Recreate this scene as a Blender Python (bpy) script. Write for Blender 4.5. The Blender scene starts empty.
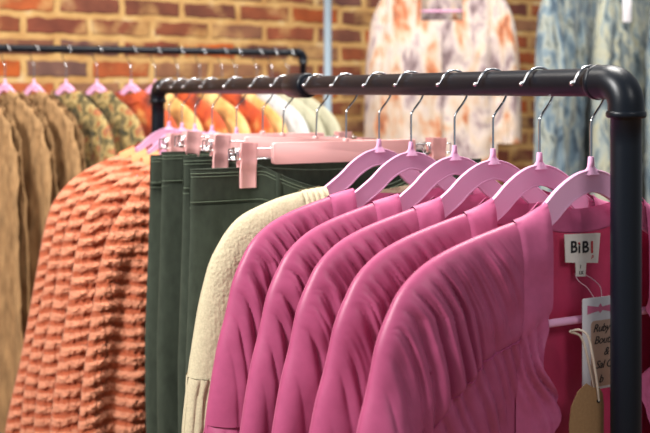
import bpy, math
import numpy as np
from mathutils import Vector, Matrix

S = bpy.context.scene
COL = S.collection
EYE = 1.5
F = 1010.0

# ------------------------------------------------------------------ materials
def lin(c):
    return tuple(((v / 255.0) / 12.92 if v / 255.0 <= .04045 else ((v / 255.0 + .055) / 1.055) ** 2.4) for v in c) + (1.0,)

def new_mat(name):
    m = bpy.data.materials.new(name); m.use_nodes = True
    return m, m.node_tree, m.node_tree.nodes['Principled BSDF']

def node(nt, t, **kw):
    n = nt.nodes.new(t)
    for k, v in kw.items():
        if k.startswith('i_'):
            n.inputs[k[2:].replace('_', ' ')].default_value = v
        else:
            setattr(n, k, v)
    return n

def ramp(nt, stops, interp='LINEAR'):
    r = nt.nodes.new('ShaderNodeValToRGB'); r.color_ramp.interpolation = interp
    e = r.color_ramp.elements
    while len(e) > 1: e.remove(e[-1])
    e[0].position = stops[0][0]; e[0].color = stops[0][1]
    for p, c in stops[1:]:
        x = e.new(p); x.color = c
    return r

def coords(nt, scale=(1, 1, 1)):
    tc = node(nt, 'ShaderNodeTexCoord'); mp = node(nt, 'ShaderNodeMapping')
    mp.inputs['Scale'].default_value = scale
    nt.links.new(tc.outputs['Object'], mp.inputs['Vector'])
    return mp.outputs['Vector']

def plain(name, rgb, rough=.5, metal=0, coat=0, bump=0, bscale=400, spec=.5, noise=0):
    m, nt, b = new_mat(name)
    b.inputs['Base Color'].default_value = lin(rgb); b.inputs['Roughness'].default_value = rough
    b.inputs['Metallic'].default_value = metal; b.inputs['Coat Weight'].default_value = coat
    b.inputs['Specular IOR Level'].default_value = spec
    v = coords(nt)
    n = node(nt, 'ShaderNodeTexNoise'); n.inputs['Scale'].default_value = bscale; n.inputs['Detail'].default_value = 3
    nt.links.new(v, n.inputs['Vector'])
    if bump:
        bp = node(nt, 'ShaderNodeBump'); bp.inputs['Strength'].default_value = bump; bp.inputs['Distance'].default_value = .001
        nt.links.new(n.outputs['Fac'], bp.inputs['Height']); nt.links.new(bp.outputs['Normal'], b.inputs['Normal'])
    if noise:
        c = lin(rgb)
        r = ramp(nt, [(.3, tuple(x * (1 - noise) for x in c[:3]) + (1,)), (.7, tuple(min(1, x * (1 + noise)) for x in c[:3]) + (1,))])
        nt.links.new(n.outputs['Fac'], r.inputs['Fac']); nt.links.new(r.outputs['Color'], b.inputs['Base Color'])
    return m

def fabric(name, rgb, rough=.6, sheen=.3, var=.06, vscale=60, bump=.3, bscale=1500, stretch=(1, 1, 1), tint=None, spec=.3, trans=0):
    m, nt, b = new_mat(name)
    b.inputs['Roughness'].default_value = rough; b.inputs['Specular IOR Level'].default_value = spec
    b.inputs['Sheen Weight'].default_value = sheen; b.inputs['Sheen Roughness'].default_value = .4
    b.inputs['Sheen Tint'].default_value = lin(tint or tuple(min(255, x + 50) for x in rgb))
    v = coords(nt, stretch)
    n = node(nt, 'ShaderNodeTexNoise'); n.inputs['Scale'].default_value = vscale; n.inputs['Detail'].default_value = 4
    nt.links.new(v, n.inputs['Vector'])
    c = lin(rgb)
    r = ramp(nt, [(.3, tuple(x * (1 - var) for x in c[:3]) + (1,)), (.7, tuple(min(1, x * (1 + var)) for x in c[:3]) + (1,))])
    nt.links.new(n.outputs['Fac'], r.inputs['Fac']); nt.links.new(r.outputs['Color'], b.inputs['Base Color'])
    n2 = node(nt, 'ShaderNodeTexNoise'); n2.inputs['Scale'].default_value = bscale; n2.inputs['Detail'].default_value = 2
    nt.links.new(v, n2.inputs['Vector'])
    bp = node(nt, 'ShaderNodeBump'); bp.inputs['Strength'].default_value = bump; bp.inputs['Distance'].default_value = .001
    nt.links.new(n2.outputs['Fac'], bp.inputs['Height']); nt.links.new(bp.outputs['Normal'], b.inputs['Normal'])
    if trans:
        tr = node(nt, 'ShaderNodeBsdfTranslucent'); mx = node(nt, 'ShaderNodeMixShader'); mx.inputs[0].default_value = trans
        nt.links.new(r.outputs['Color'], tr.inputs['Color'])
        out = nt.nodes['Material Output']
        nt.links.new(b.outputs[0], mx.inputs[1]); nt.links.new(tr.outputs[0], mx.inputs[2]); nt.links.new(mx.outputs[0], out.inputs[0])
    return m

def print_fabric(name, stops, scale=14, stretch=(1, 1, 1), detail=3, rough=.7, dist=.6, seedoff=0):
    """printed cloth: noise blotches through a stepped ramp"""
    m, nt, b = new_mat(name)
    b.inputs['Roughness'].default_value = rough; b.inputs['Sheen Weight'].default_value = .2
    v = coords(nt, stretch)
    n = node(nt, 'ShaderNodeTexNoise'); n.noise_dimensions = '4D'
    n.inputs['W'].default_value = seedoff
    n.inputs['Scale'].default_value = scale; n.inputs['Detail'].default_value = detail; n.inputs['Distortion'].default_value = dist
    nt.links.new(v, n.inputs['Vector'])
    r = ramp(nt, [(p, lin(c)) for p, c in stops])
    nt.links.new(n.outputs['Fac'], r.inputs['Fac']); nt.links.new(r.outputs['Color'], b.inputs['Base Color'])
    return m

# ------------------------------------------------------------------ mesh building
class MB:
    def __init__(self): self.v = []; self.f = []; self.n = 0; self.att = []
    def raw(self, v, f):
        v = np.asarray(v, float).reshape(-1, 3)
        self.v.append(v)
        for q in f: self.f.append(tuple(int(i) + self.n for i in q))
        self.n += len(v)
    def grid(self, P, wrap_u=False, wrap_v=False, flip=False):
        a, b = P.shape[:2]
        I = np.arange(a * b).reshape(a, b)
        if wrap_u: I = np.vstack([I, I[:1]])
        if wrap_v: I = np.hstack([I, I[:, :1]])
        q = np.stack([I[:-1, :-1], I[1:, :-1], I[1:, 1:], I[:-1, 1:]], -1).reshape(-1, 4)
        if flip: q = q[:, ::-1]
        self.raw(P.reshape(-1, 3), q.tolist())
        return self
    def tube(self, pts, r, n=10, caps=True, r2=None, up=None):
        """round tube along pts; r number or list"""
        p = np.asarray(pts, float); m = len(p)
        rr = np.full(m, r) if np.isscalar(r) else np.asarray(r, float)
        t = np.gradient(p, axis=0); t /= np.linalg.norm(t, axis=1)[:, None] + 1e-12
        a = np.array([0, 0, 1.0]) if abs(t[0][2]) < .9 else np.array([0, 1.0, 0])
        nrm = np.cross(t[0], a); nrm /= np.linalg.norm(nrm)
        P = np.zeros((m, n, 3)); th = np.linspace(0, 2 * np.pi, n, endpoint=False)
        for i in range(m):
            nrm = nrm - t[i] * np.dot(nrm, t[i]); nrm /= np.linalg.norm(nrm)
            bn = np.cross(t[i], nrm)
            P[i] = p[i] + rr[i] * (np.cos(th)[:, None] * nrm + np.sin(th)[:, None] * bn)
        self.grid(P, wrap_v=True, flip=True)
        if caps:
            k = self.n - m * n
            self.f.append(tuple(k + i for i in range(n))); self.f.append(tuple(k + (m - 1) * n + i for i in reversed(range(n))))
        return self
    def sweep(self, pts, sec, nrm, caps=True):
        """sweep 2D section (list of (a along in-plane normal, b along nrm)) along planar path pts; nrm = plane normal; sec may be (m,k,2)"""
        p = np.asarray(pts, float); m = len(p); nrm = np.asarray(nrm, float)
        t = np.gradient(p, axis=0); t /= np.linalg.norm(t, axis=1)[:, None] + 1e-12
        a = np.cross(nrm, t)
        sec = np.asarray(sec, float)
        if sec.ndim == 2: sec = np.repeat(sec[None], m, 0)
        P = p[:, None] + sec[:, :, :1] * a[:, None] + sec[:, :, 1:] * nrm
        k0 = self.n; n = sec.shape[1]
        self.grid(P, wrap_v=True)
        if caps:
            self.f.append(tuple(k0 + i for i in reversed(range(n)))); self.f.append(tuple(k0 + (m - 1) * n + i for i in range(n)))
        return self
    def box(self, c, s, R=None):
        c = np.asarray(c, float); s = np.asarray(s, float) / 2
        v = np.array([[x, y, z] for x in (-1, 1) for y in (-1, 1) for z in (-1, 1)], float) * s
        if R is not None: v = v @ np.asarray(R).T
        self.raw(v + c, [(0, 1, 3, 2), (4, 6, 7, 5), (0, 4, 5, 1), (2, 3, 7, 6), (0, 2, 6, 4), (1, 5, 7, 3)])
        return self
    def sphere(self, c, r, n=8):
        u = np.linspace(0, np.pi, n + 1)[:, None]; w = np.linspace(0, 2 * np.pi, 2 * n, endpoint=False)[None]
        P = np.stack([np.sin(u) * np.cos(w), np.sin(u) * np.sin(w), np.cos(u) + 0 * w], -1) * r + np.asarray(c, float)
        return self.grid(P, wrap_v=True, flip=True)
    def plate(self, outline, th, bev=0.0):
        """closed xz outline extruded along y, from -th/2 to th/2"""
        o = np.asarray(outline, float); n = len(o); c = o.mean(0)
        lay = [(-th / 2, 1.0), (th / 2, 1.0)]
        if bev:
            sh = 1 - bev / np.abs(o - c).max()
            lay = [(-th / 2, sh), (-th / 2 + bev * .6, 1.0), (th / 2 - bev * .6, 1.0), (th / 2, sh)]
        P = np.stack([np.stack([c[0] + (o[:, 0] - c[0]) * k, np.full(n, y), c[1] + (o[:, 1] - c[1]) * k], -1) for y, k in lay])
        k0 = self.n; self.grid(P, wrap_v=True, flip=False)
        L = len(lay)
        self.f.append(tuple(k0 + i for i in range(n))); self.f.append(tuple(k0 + (L - 1) * n + i for i in reversed(range(n))))
        return self
    def build(self, name, mat, parent=None, smooth=True, weld=0.0, mats=None):
        v = np.concatenate(self.v) if self.v else np.zeros((0, 3))
        me = bpy.data.meshes.new(name)
        me.from_pydata(v.tolist(), [], self.f)
        me.polygons.foreach_set('use_smooth', [smooth] * len(me.polygons))
        if smooth == 'auto': pass
        me.materials.append(mat)
        me.update()
        if weld:
            import bmesh
            bm = bmesh.new(); bm.from_mesh(me); bmesh.ops.remove_doubles(bm, verts=bm.verts, dist=weld); bm.to_mesh(me); bm.free()
        o = bpy.data.objects.new(name, me); COL.objects.link(o)
        if parent: o.parent = parent
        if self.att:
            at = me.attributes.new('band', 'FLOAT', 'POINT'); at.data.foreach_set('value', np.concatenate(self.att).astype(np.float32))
        return o

def sharp(o, deg=40):
    me = o.data
    import bmesh
    bm = bmesh.new(); bm.from_mesh(me); bm.normal_update()
    a = math.radians(deg)
    for e in bm.edges:
        if len(e.link_faces) == 2 and e.calc_face_angle(0) > a: e.smooth = False
    bm.to_mesh(me); bm.free()
    return o

def tag(o, label, cat, group=None, kind=None):
    o['label'] = label; o['category'] = cat
    if group: o['group'] = group
    if kind: o['kind'] = kind
    return o

def struct(o):
    o['kind'] = 'structure'; return o

def thing(name, label, cat, loc=(0, 0, 0), rz=0.0, group=None):
    o = bpy.data.objects.new(name, None); COL.objects.link(o)
    o.empty_display_size = .05
    o.location = loc; o.rotation_euler = (0, 0, rz)
    return tag(o, label, cat, group)

def dup(root, loc, rz, label, group=None):
    r = root.copy(); COL.objects.link(r); r.location = loc; r.rotation_euler = (0, 0, rz)
    r['label'] = label
    if group: r['group'] = group
    for ch in list(root.children):
        c = ch.copy(); COL.objects.link(c); c.parent = r
        for g in list(ch.children):
            d = g.copy(); COL.objects.link(d); d.parent = c
    return r

# ------------------------------------------------------------------ numeric helpers
def ss(a, b, x):
    x = np.clip((x - a) / (b - a), 0, 1); return x * x * (3 - 2 * x)

def vnoise(x, seed):
    x = np.asarray(x, float); i = np.floor(x).astype(int); f = x - i; f = f * f * (3 - 2 * f)
    def h(k):
        s = np.sin(k * 127.1 + seed * 311.7) * 43758.5453
        return s - np.floor(s)
    return (h(i) * (1 - f) + h(i + 1) * f) * 2 - 1

def vnoise2(x, y, seed):
    x = np.asarray(x, float); y = np.asarray(y, float)
    i = np.floor(x).astype(int); j = np.floor(y).astype(int)
    f = x - i; g = y - j; f = f * f * (3 - 2 * f); g = g * g * (3 - 2 * g)
    def h(a, b):
        s = np.sin(a * 127.1 + b * 269.5 + seed * 311.7) * 43758.5453
        return s - np.floor(s)
    return ((h(i, j) * (1 - f) + h(i + 1, j) * f) * (1 - g) + (h(i, j + 1) * (1 - f) + h(i + 1, j + 1) * f) * g) * 2 - 1

def pleat(x, seed, sharpness=.8):
    """rounded ridges with narrow valleys, uneven height, range about 0..1"""
    xx = x + .45 * vnoise(x * .55, seed) + .15 * vnoise(x * 1.7, seed + 5)
    return np.abs(np.sin(np.pi * xx)) ** sharpness * (.65 + .35 * vnoise(x * .8 + 3.3, seed + 9))

def smooth_interp(x, xp, fp):
    """monotone cubic interpolation"""
    xp = np.asarray(xp, float); fp = np.asarray(fp, float); x = np.asarray(x, float)
    h = np.diff(xp); d = np.diff(fp) / h
    m = np.zeros_like(fp); m[0] = d[0]; m[-1] = d[-1]
    for i in range(1, len(fp) - 1):
        if d[i - 1] * d[i] > 0:
            w1 = 2 * h[i] + h[i - 1]; w2 = h[i] + 2 * h[i - 1]
            m[i] = (w1 + w2) / (w1 / d[i - 1] + w2 / d[i])
    xc = np.clip(x, xp[0], xp[-1]); k = np.clip(np.searchsorted(xp, xc, 'right') - 1, 0, len(h) - 1)
    t = (xc - xp[k]) / h[k]
    y = ((2 * t**3 - 3 * t**2 + 1) * fp[k] + (t**3 - 2 * t**2 + t) * h[k] * m[k] + (-2 * t**3 + 3 * t**2) * fp[k + 1] + (t**3 - t**2) * h[k] * m[k + 1])
    return y + np.where(x > xp[-1], (x - xp[-1]) * m[-1], 0) + np.where(x < xp[0], (x - xp[0]) * m[0], 0)

ZO = .0097   # rail centre above eye level in the front rack (garment depths are measured from the eye line)

# ------------------------------------------------------------------ the garment surface
class Garment:
    """Local frame: x to the wearer's left as one faces the front, y to the back, z up, origin on the rail axis.
    Columns run down from the shoulder ridge; front at -y, back at +y."""
    def __init__(g, ridge, outer, hem, neck, T=(.018, .036), R=.045, t_arm=.215, seam=None, armpit=.30, crease=.012, seed=1,
                 fold=.006, period=.024, lean=.06, broad=.006, gather=.004, back_neck=.012, rib=None, close=.35, fold_in=.09, fold_mid=.15, edge=.0):
        g.ridge_p = ridge; g.outer_p = outer; g.hem = hem; g.neck = neck; g.T = T; g.R = R; g.t_arm = t_arm; g.seam = seam
        g.armpit = armpit; g.crease = crease; g.seed = seed; g.fold = fold; g.period = period; g.lean = lean; g.broad = broad
        g.gather = gather; g.back_neck = back_neck; g.rib = rib; g.close = close; g.fold_in = fold_in; g.fold_mid = fold_mid
        g.W = ridge[-1][0]; g.dW = ridge[-1][1]
        a = np.linspace(ridge[0][0], g.W, 200)
        sil = [np.stack([a, g.ridge(a)], -1)]
        d = np.linspace(g.dW, hem + .1, 260)[1:]
        sil.append(np.stack([g.outer(d), d], -1))
        g.sil = np.concatenate(sil)
    def ridge(g, t): return smooth_interp(t, *zip(*g.ridge_p))
    def outer(g, d):
        (t1, d1), (t2, d2) = g.ridge_p[-2:]
        k = (t2 - t1) / (d2 - d1)
        base = smooth_interp(d, *zip(*([(g.dW, g.W)] + list(g.outer_p))))
        (da, ta) = g.outer_p[0]
        k0 = (ta - g.W) / (da - g.dW)
        x = np.clip((d - g.dW) / .05, 0, 1)
        return base + (k - k0) * .7 * (d - g.dW) * (1 - x) ** 2
    def b_seam(g, t): return smooth_interp(t, *zip(*g.seam)) - g.ridge(t)
    def S(g, t0, b, side, off=0.0, mirror=False, seed=0, extra=None):
        """side: -1 front, +1 back"""
        t0, b = np.broadcast_arrays(np.asarray(t0, float), np.asarray(b, float))
        at = np.abs(t0)
        sd = g.seed + seed + (17 if side > 0 else 0)
        if g.neck > 0:
            rid = np.where(at < g.neck, g.ridge(np.maximum(at, g.neck)) + (g.back_neck * (1 - (at / g.neck) ** 2) if side > 0 else 0), g.ridge(np.maximum(at, g.neck)))
        else:
            rid = g.ridge(at)
        d = rid + b
        fl = np.where(d > g.dW, g.outer(np.maximum(d, g.dW)) - g.W, 0)
        t = at + fl * np.clip(at / g.W, 0, 1) ** 2.5
        if side < 0 and g.close:                       # front edges draw together towards the bottom
            t = t - (g.neck * 1.0) * ss(g.close, g.close + .22, d) * np.clip(1 - (at - g.neck) / .08, 0, 1)
        sh = t.shape; tt = t.ravel(); dd = d.ravel()
        D = np.empty(len(tt)); step = 20000
        for k in range(0, len(tt), step):
            q = np.stack([tt[k:k + step], dd[k:k + step]], -1)
            i = ((q[:, None, 0] - g.sil[None, :, 0]) ** 2 + (q[:, None, 1] - g.sil[None, :, 1]) ** 2).argmin(1)
            best = np.full(len(q), 9.0)
            for j in (-1, 0):
                i0 = np.clip(i + j, 0, len(g.sil) - 2); a_ = g.sil[i0]; e_ = g.sil[i0 + 1] - a_
                w_ = np.clip(((q - a_) * e_).sum(1) / ((e_ ** 2).sum(1) + 1e-15), 0, 1)
                best = np.minimum(best, np.linalg.norm(q - a_ - w_[:, None] * e_, axis=1))
            D[k:k + step] = best
        D = D.reshape(sh)
        if side > 0 and g.neck > 0:
            D = np.where(at < g.neck, np.sqrt(b ** 2 + (.75 * (g.neck - at)) ** 2), D)
        T = g.T[0] + (g.T[1] - g.T[0]) * ss(.16, .42, d)
        V = T * np.sqrt(np.maximum(0, 1 - (1 - np.clip(D / g.R, 0, 1)) ** 2))
        # sleeve crease
        V = V - g.crease * np.exp(-((at - g.t_arm) / .014) ** 2) * ss(g.armpit - .03, g.armpit + .08, d)
        # gathers
        grow = ss(.0, .045, D)
        phi = at + g.lean * (1 - np.exp(-b / .11))
        fr = ss(g.fold_in, g.fold_mid, at)
        up = np.ones_like(t)
        if g.seam is not None and side < 0:
            bs = g.b_seam(np.clip(at, g.seam[0][0], g.seam[-1][0]))
            up = np.where(at < g.t_arm, 1 - ss(-.006, .010, b - bs), 1.0)
            low = 1 - up
            near = np.exp(-np.abs(b - bs) / .012)
            V = V + low * g.gather * (pleat((at + .32 * np.maximum(b - bs, 0)) / .0120, sd + 3, .7) - .75) - low * .09 * np.clip(b - bs, 0, .12) * np.where(at < g.t_arm, 1, 0) - .003 * near * np.where(at < g.t_arm, 1, 0)
        V = V + up * fr * grow * g.fold * (pleat(phi / g.period, sd, .62) - .5) * (1 + .8 * ss(.0, .15, b)) * (1 - .35 * ss(.28, .45, d)) * (1 - .75 * ss(.07, .17, b) * ss(.19, .235, at))
        V = V + up * fr * grow * g.fold * .4 * (pleat(phi / (g.period * .43) + 2 * b, sd + 21, 1.0) - .5) * np.exp(-((b - .05) / .05) ** 2)
        V = V + g.broad * grow * ss(.03, .2, b) * (1 + .6 * ss(.12, .25, b)) * vnoise2(phi / .045 + .4 * vnoise(b / .2, sd), b / .35, sd + 40)
        V = V + .3 * g.broad * grow * vnoise2(t / .02, d / .03, sd + 60)
        if extra is not None: V = V + extra(at, b, d, D, sd)
        if g.rib is not None: V = V + g.rib(at, t, b, d, D, sd, side)
        base_ = T * np.sqrt(np.maximum(0, 1 - (1 - np.clip(D / g.R, 0, 1)) ** 2))
        V = np.maximum(V, np.maximum(.30 * base_, np.minimum(base_, .0048)))
        if g.neck > 0:                                   # the neckline stays open where the hanger arm comes out
            V = V + .0045 * np.exp(-(np.maximum(at - g.neck, 0) / .010) ** 2) * np.exp(-b / .03) * np.where(at < g.neck, 1, 1)
        pf = np.sqrt(np.maximum(0, 1 - (1 - np.clip(D / .008, 0, 1)) ** 2)) if off > 0 else 1.0
        y = side * (V + off * pf)
        # whole garment sways a little
        y = y + .004 * vnoise(np.sign(t0) * t / .15 + 9, g.seed + 70) * ss(.0, .2, b)
        x = np.where(t0 < 0, -t, t) if not mirror else -np.where(t0 < 0, -t, t)
        return np.stack([x, y, -(d + ZO) + max(off, 0) * (1 - pf)], -1)
    def patch(g, ta, tb, b0, b1, side, nu, nv, sgn=1, off=0.0, pw=1.6, seed=0, tpw=1.0, extra=None, dabs=False):
        """sgn -1: the side that lies at negative x (left in the photograph)"""
        k = np.linspace(0, 1, nu)
        t0 = ta + (tb - ta) * (1 - (1 - k) ** tpw)
        q = np.linspace(0, 1, nv) ** pw
        B0 = np.array([b0(x) if callable(b0) else b0 for x in t0]); B1 = np.array([b1(x) if callable(b1) else b1 for x in t0])
        b = B0[:, None] + (B1 - B0)[:, None] * q[None]
        P = g.S(t0[:, None] * np.ones_like(b), b, side, off=off, seed=seed + (0 if sgn < 0 else 31), extra=extra)
        if sgn < 0: P[..., 0] *= -1
        return P

def put(mb, P, side, sgn, att=None):
    mb.grid(P, flip=((side > 0) == (sgn > 0)))
    if att is not None: mb.att.append(np.asarray(att, float).ravel())

# ------------------------------------------------------------------ materials in use
M = {}
M['black_pipe'] = plain('black_pipe', (10, 16, 25), rough=.34, spec=.32, bump=.12, bscale=900)
M['chrome'] = plain('chrome', (215, 218, 222), rough=.12, metal=1)
M['orchid'] = plain('orchid_velvet', (246, 184, 220), rough=.75, bump=.3, bscale=2500, spec=.2)
M['salmon'] = plain('salmon_plastic', (246, 184, 180), rough=.42, spec=.45, bump=.05)
M['pink'] = fabric('pink_satin', (180, 81, 121), rough=.40, sheen=.22, var=.05, vscale=80, bump=.10, bscale=2500, tint=(250, 200, 225), spec=.42, trans=.15)
M['pink_band'] = fabric('pink_band', (186, 88, 129), rough=.5, sheen=.30, var=.05, vscale=120, bump=.2, bscale=1500, tint=(240, 180, 215), spec=.30)
M['lining'] = fabric('crimson_lining', (190, 58, 96), rough=.55, sheen=.15, var=.05, vscale=80, bump=.1, spec=.3)
M['thread'] = plain('thread', (172, 66, 116), rough=.7)
M['cream'] = fabric('cream_knit', (200, 188, 156), rough=.9, sheen=.5, var=.12, vscale=350, bump=.9, bscale=900, tint=(255, 246, 225))
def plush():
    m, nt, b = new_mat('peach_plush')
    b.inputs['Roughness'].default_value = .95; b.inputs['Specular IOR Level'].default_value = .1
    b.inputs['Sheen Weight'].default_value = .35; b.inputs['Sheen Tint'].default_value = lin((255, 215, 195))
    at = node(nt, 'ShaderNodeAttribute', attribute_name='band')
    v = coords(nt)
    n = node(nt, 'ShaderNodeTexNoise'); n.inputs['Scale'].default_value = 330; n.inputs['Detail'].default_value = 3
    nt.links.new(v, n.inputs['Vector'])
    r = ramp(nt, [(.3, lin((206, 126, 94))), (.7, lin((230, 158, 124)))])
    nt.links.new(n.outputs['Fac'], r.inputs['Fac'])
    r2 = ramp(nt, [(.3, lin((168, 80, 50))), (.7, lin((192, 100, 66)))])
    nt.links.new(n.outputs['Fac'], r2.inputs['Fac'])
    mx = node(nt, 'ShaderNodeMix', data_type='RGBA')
    nt.links.new(at.outputs['Fac'], mx.inputs['Factor']); nt.links.new(r2.outputs['Color'], mx.inputs['A']); nt.links.new(r.outputs['Color'], mx.inputs['B'])  # paler colour on the rib crests, darker rust in the grooves
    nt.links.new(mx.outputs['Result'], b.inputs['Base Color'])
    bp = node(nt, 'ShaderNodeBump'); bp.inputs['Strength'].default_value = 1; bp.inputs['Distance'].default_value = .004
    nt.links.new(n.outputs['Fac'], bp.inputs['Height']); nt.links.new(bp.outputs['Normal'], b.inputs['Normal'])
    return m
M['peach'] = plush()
M['orange_lining'] = fabric('orange_lining', (232, 140, 92), rough=.6, sheen=.2, bump=.2)
M['green'] = fabric('green_twill', (60, 67, 56), rough=.85, sheen=.12, var=.16, vscale=90, bump=.5, bscale=1600, stretch=(1, 1, .5), tint=(150, 165, 150), spec=.2)
M['green_thread'] = fabric('green_stitching', (112, 124, 104), rough=.9, sheen=.2)
M['white_card'] = plain('white_card', (226, 222, 226), rough=.6)
M['kraft'] = plain('kraft_card', (156, 120, 82), rough=.85, bump=.3, noise=.08, bscale=300)
M['kraft_print'] = plain('kraft_print', (196, 160, 140), rough=.7)
M['cord'] = plain('cotton_cord', (214, 198, 180), rough=.9, bump=.5, bscale=900)
M['ink'] = plain('black_ink', (28, 26, 30), rough=.6)
M['red_ink'] = plain('red_ink', (205, 50, 60), rough=.6)
M['label'] = fabric('label_satin', (236, 230, 222), rough=.5, sheen=.2, bump=.2)
M['brass'] = plain('brass', (120, 96, 60), rough=.35, metal=1)
M['clear'] = plain('clear_plastic', (236, 190, 205), rough=.2, spec=.6)
M['tan_knit'] = fabric('tan_cable_knit', (160, 124, 84), rough=.9, sheen=.2, var=.3, vscale=70, bump=.8, bscale=500, stretch=(1, 1, .25))
M['olive_floral'] = print_fabric('olive_floral', [(.30, (44, 46, 26)), (.42, (104, 88, 44)), (.5, (182, 156, 98)), (.56, (140, 110, 52)), (.62, (176, 96, 56)), (.70, (70, 72, 42))], scale=30, detail=4, seedoff=1)
M['orange_floral'] = print_fabric('orange_floral', [(.30, (90, 30, 10)), (.42, (178, 62, 14)), (.56, (200, 80, 18)), (.66, (224, 150, 76)), (.75, (90, 40, 18))], scale=13, detail=3, seedoff=4)
M['amber_floral'] = print_fabric('amber_floral', [(.30, (120, 66, 22)), (.45, (214, 160, 86)), (.6, (236, 196, 130)), (.72, (150, 84, 34))], scale=9, detail=3, seedoff=8)
M['white_cloth'] = fabric('white_cloth', (206, 208, 208), rough=.8, sheen=.2)
M['sage_cloth'] = fabric('sage_cloth', (186, 182, 156), rough=.85, sheen=.2, var=.1, vscale=15)
M['dress_print'] = print_fabric('dress_print', [(.34, (118, 96, 98)), (.41, (172, 152, 152)), (.47, (208, 192, 182)), (.55, (206, 184, 162)), (.60, (202, 154, 122)), (.65, (188, 112, 70)), (.72, (130, 84, 70))], scale=16, stretch=(1, 1, .5), detail=4, dist=.5, seedoff=2)
M['blue_print'] = print_fabric('blue_print', [(.33, (40, 58, 74)), (.42, (84, 106, 122)), (.50, (128, 146, 154)), (.57, (166, 170, 158)), (.62, (112, 122, 118)), (.68, (60, 76, 90))], scale=22, stretch=(1.2, 1.2, .5), detail=4, dist=.8, seedoff=6)
M['grey_print'] = print_fabric('grey_print', [(.33, (56, 72, 80)), (.42, (104, 120, 126)), (.50, (150, 160, 156)), (.57, (176, 174, 148)), (.64, (104, 116, 118))], scale=22, stretch=(1.2, 1.2, .5), detail=4, dist=.8, seedoff=11)
M['grey_paint'] = plain('grey_paint', (168, 188, 202), rough=.45)
M['steel'] = plain('steel', (140, 140, 144), rough=.4, metal=1)

# ------------------------------------------------------------------ setting
WALL_A = (-1.01, 3.45); WALL_DIR = np.array([.842, .540])
wall_rz = math.atan2(WALL_DIR[1], WALL_DIR[0])
def wall_pt(x_px, out=0.0):
    """point on wall seen at pixel column x_px; out = distance in front of the wall"""
    k = (x_px - 325) / F
    n = np.array([WALL_DIR[1], -WALL_DIR[0]])
    A = np.array(WALL_A) + n * out
    s = (k * A[1] - A[0]) / (WALL_DIR[0] - k * WALL_DIR[1])
    return A + WALL_DIR * s

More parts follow.
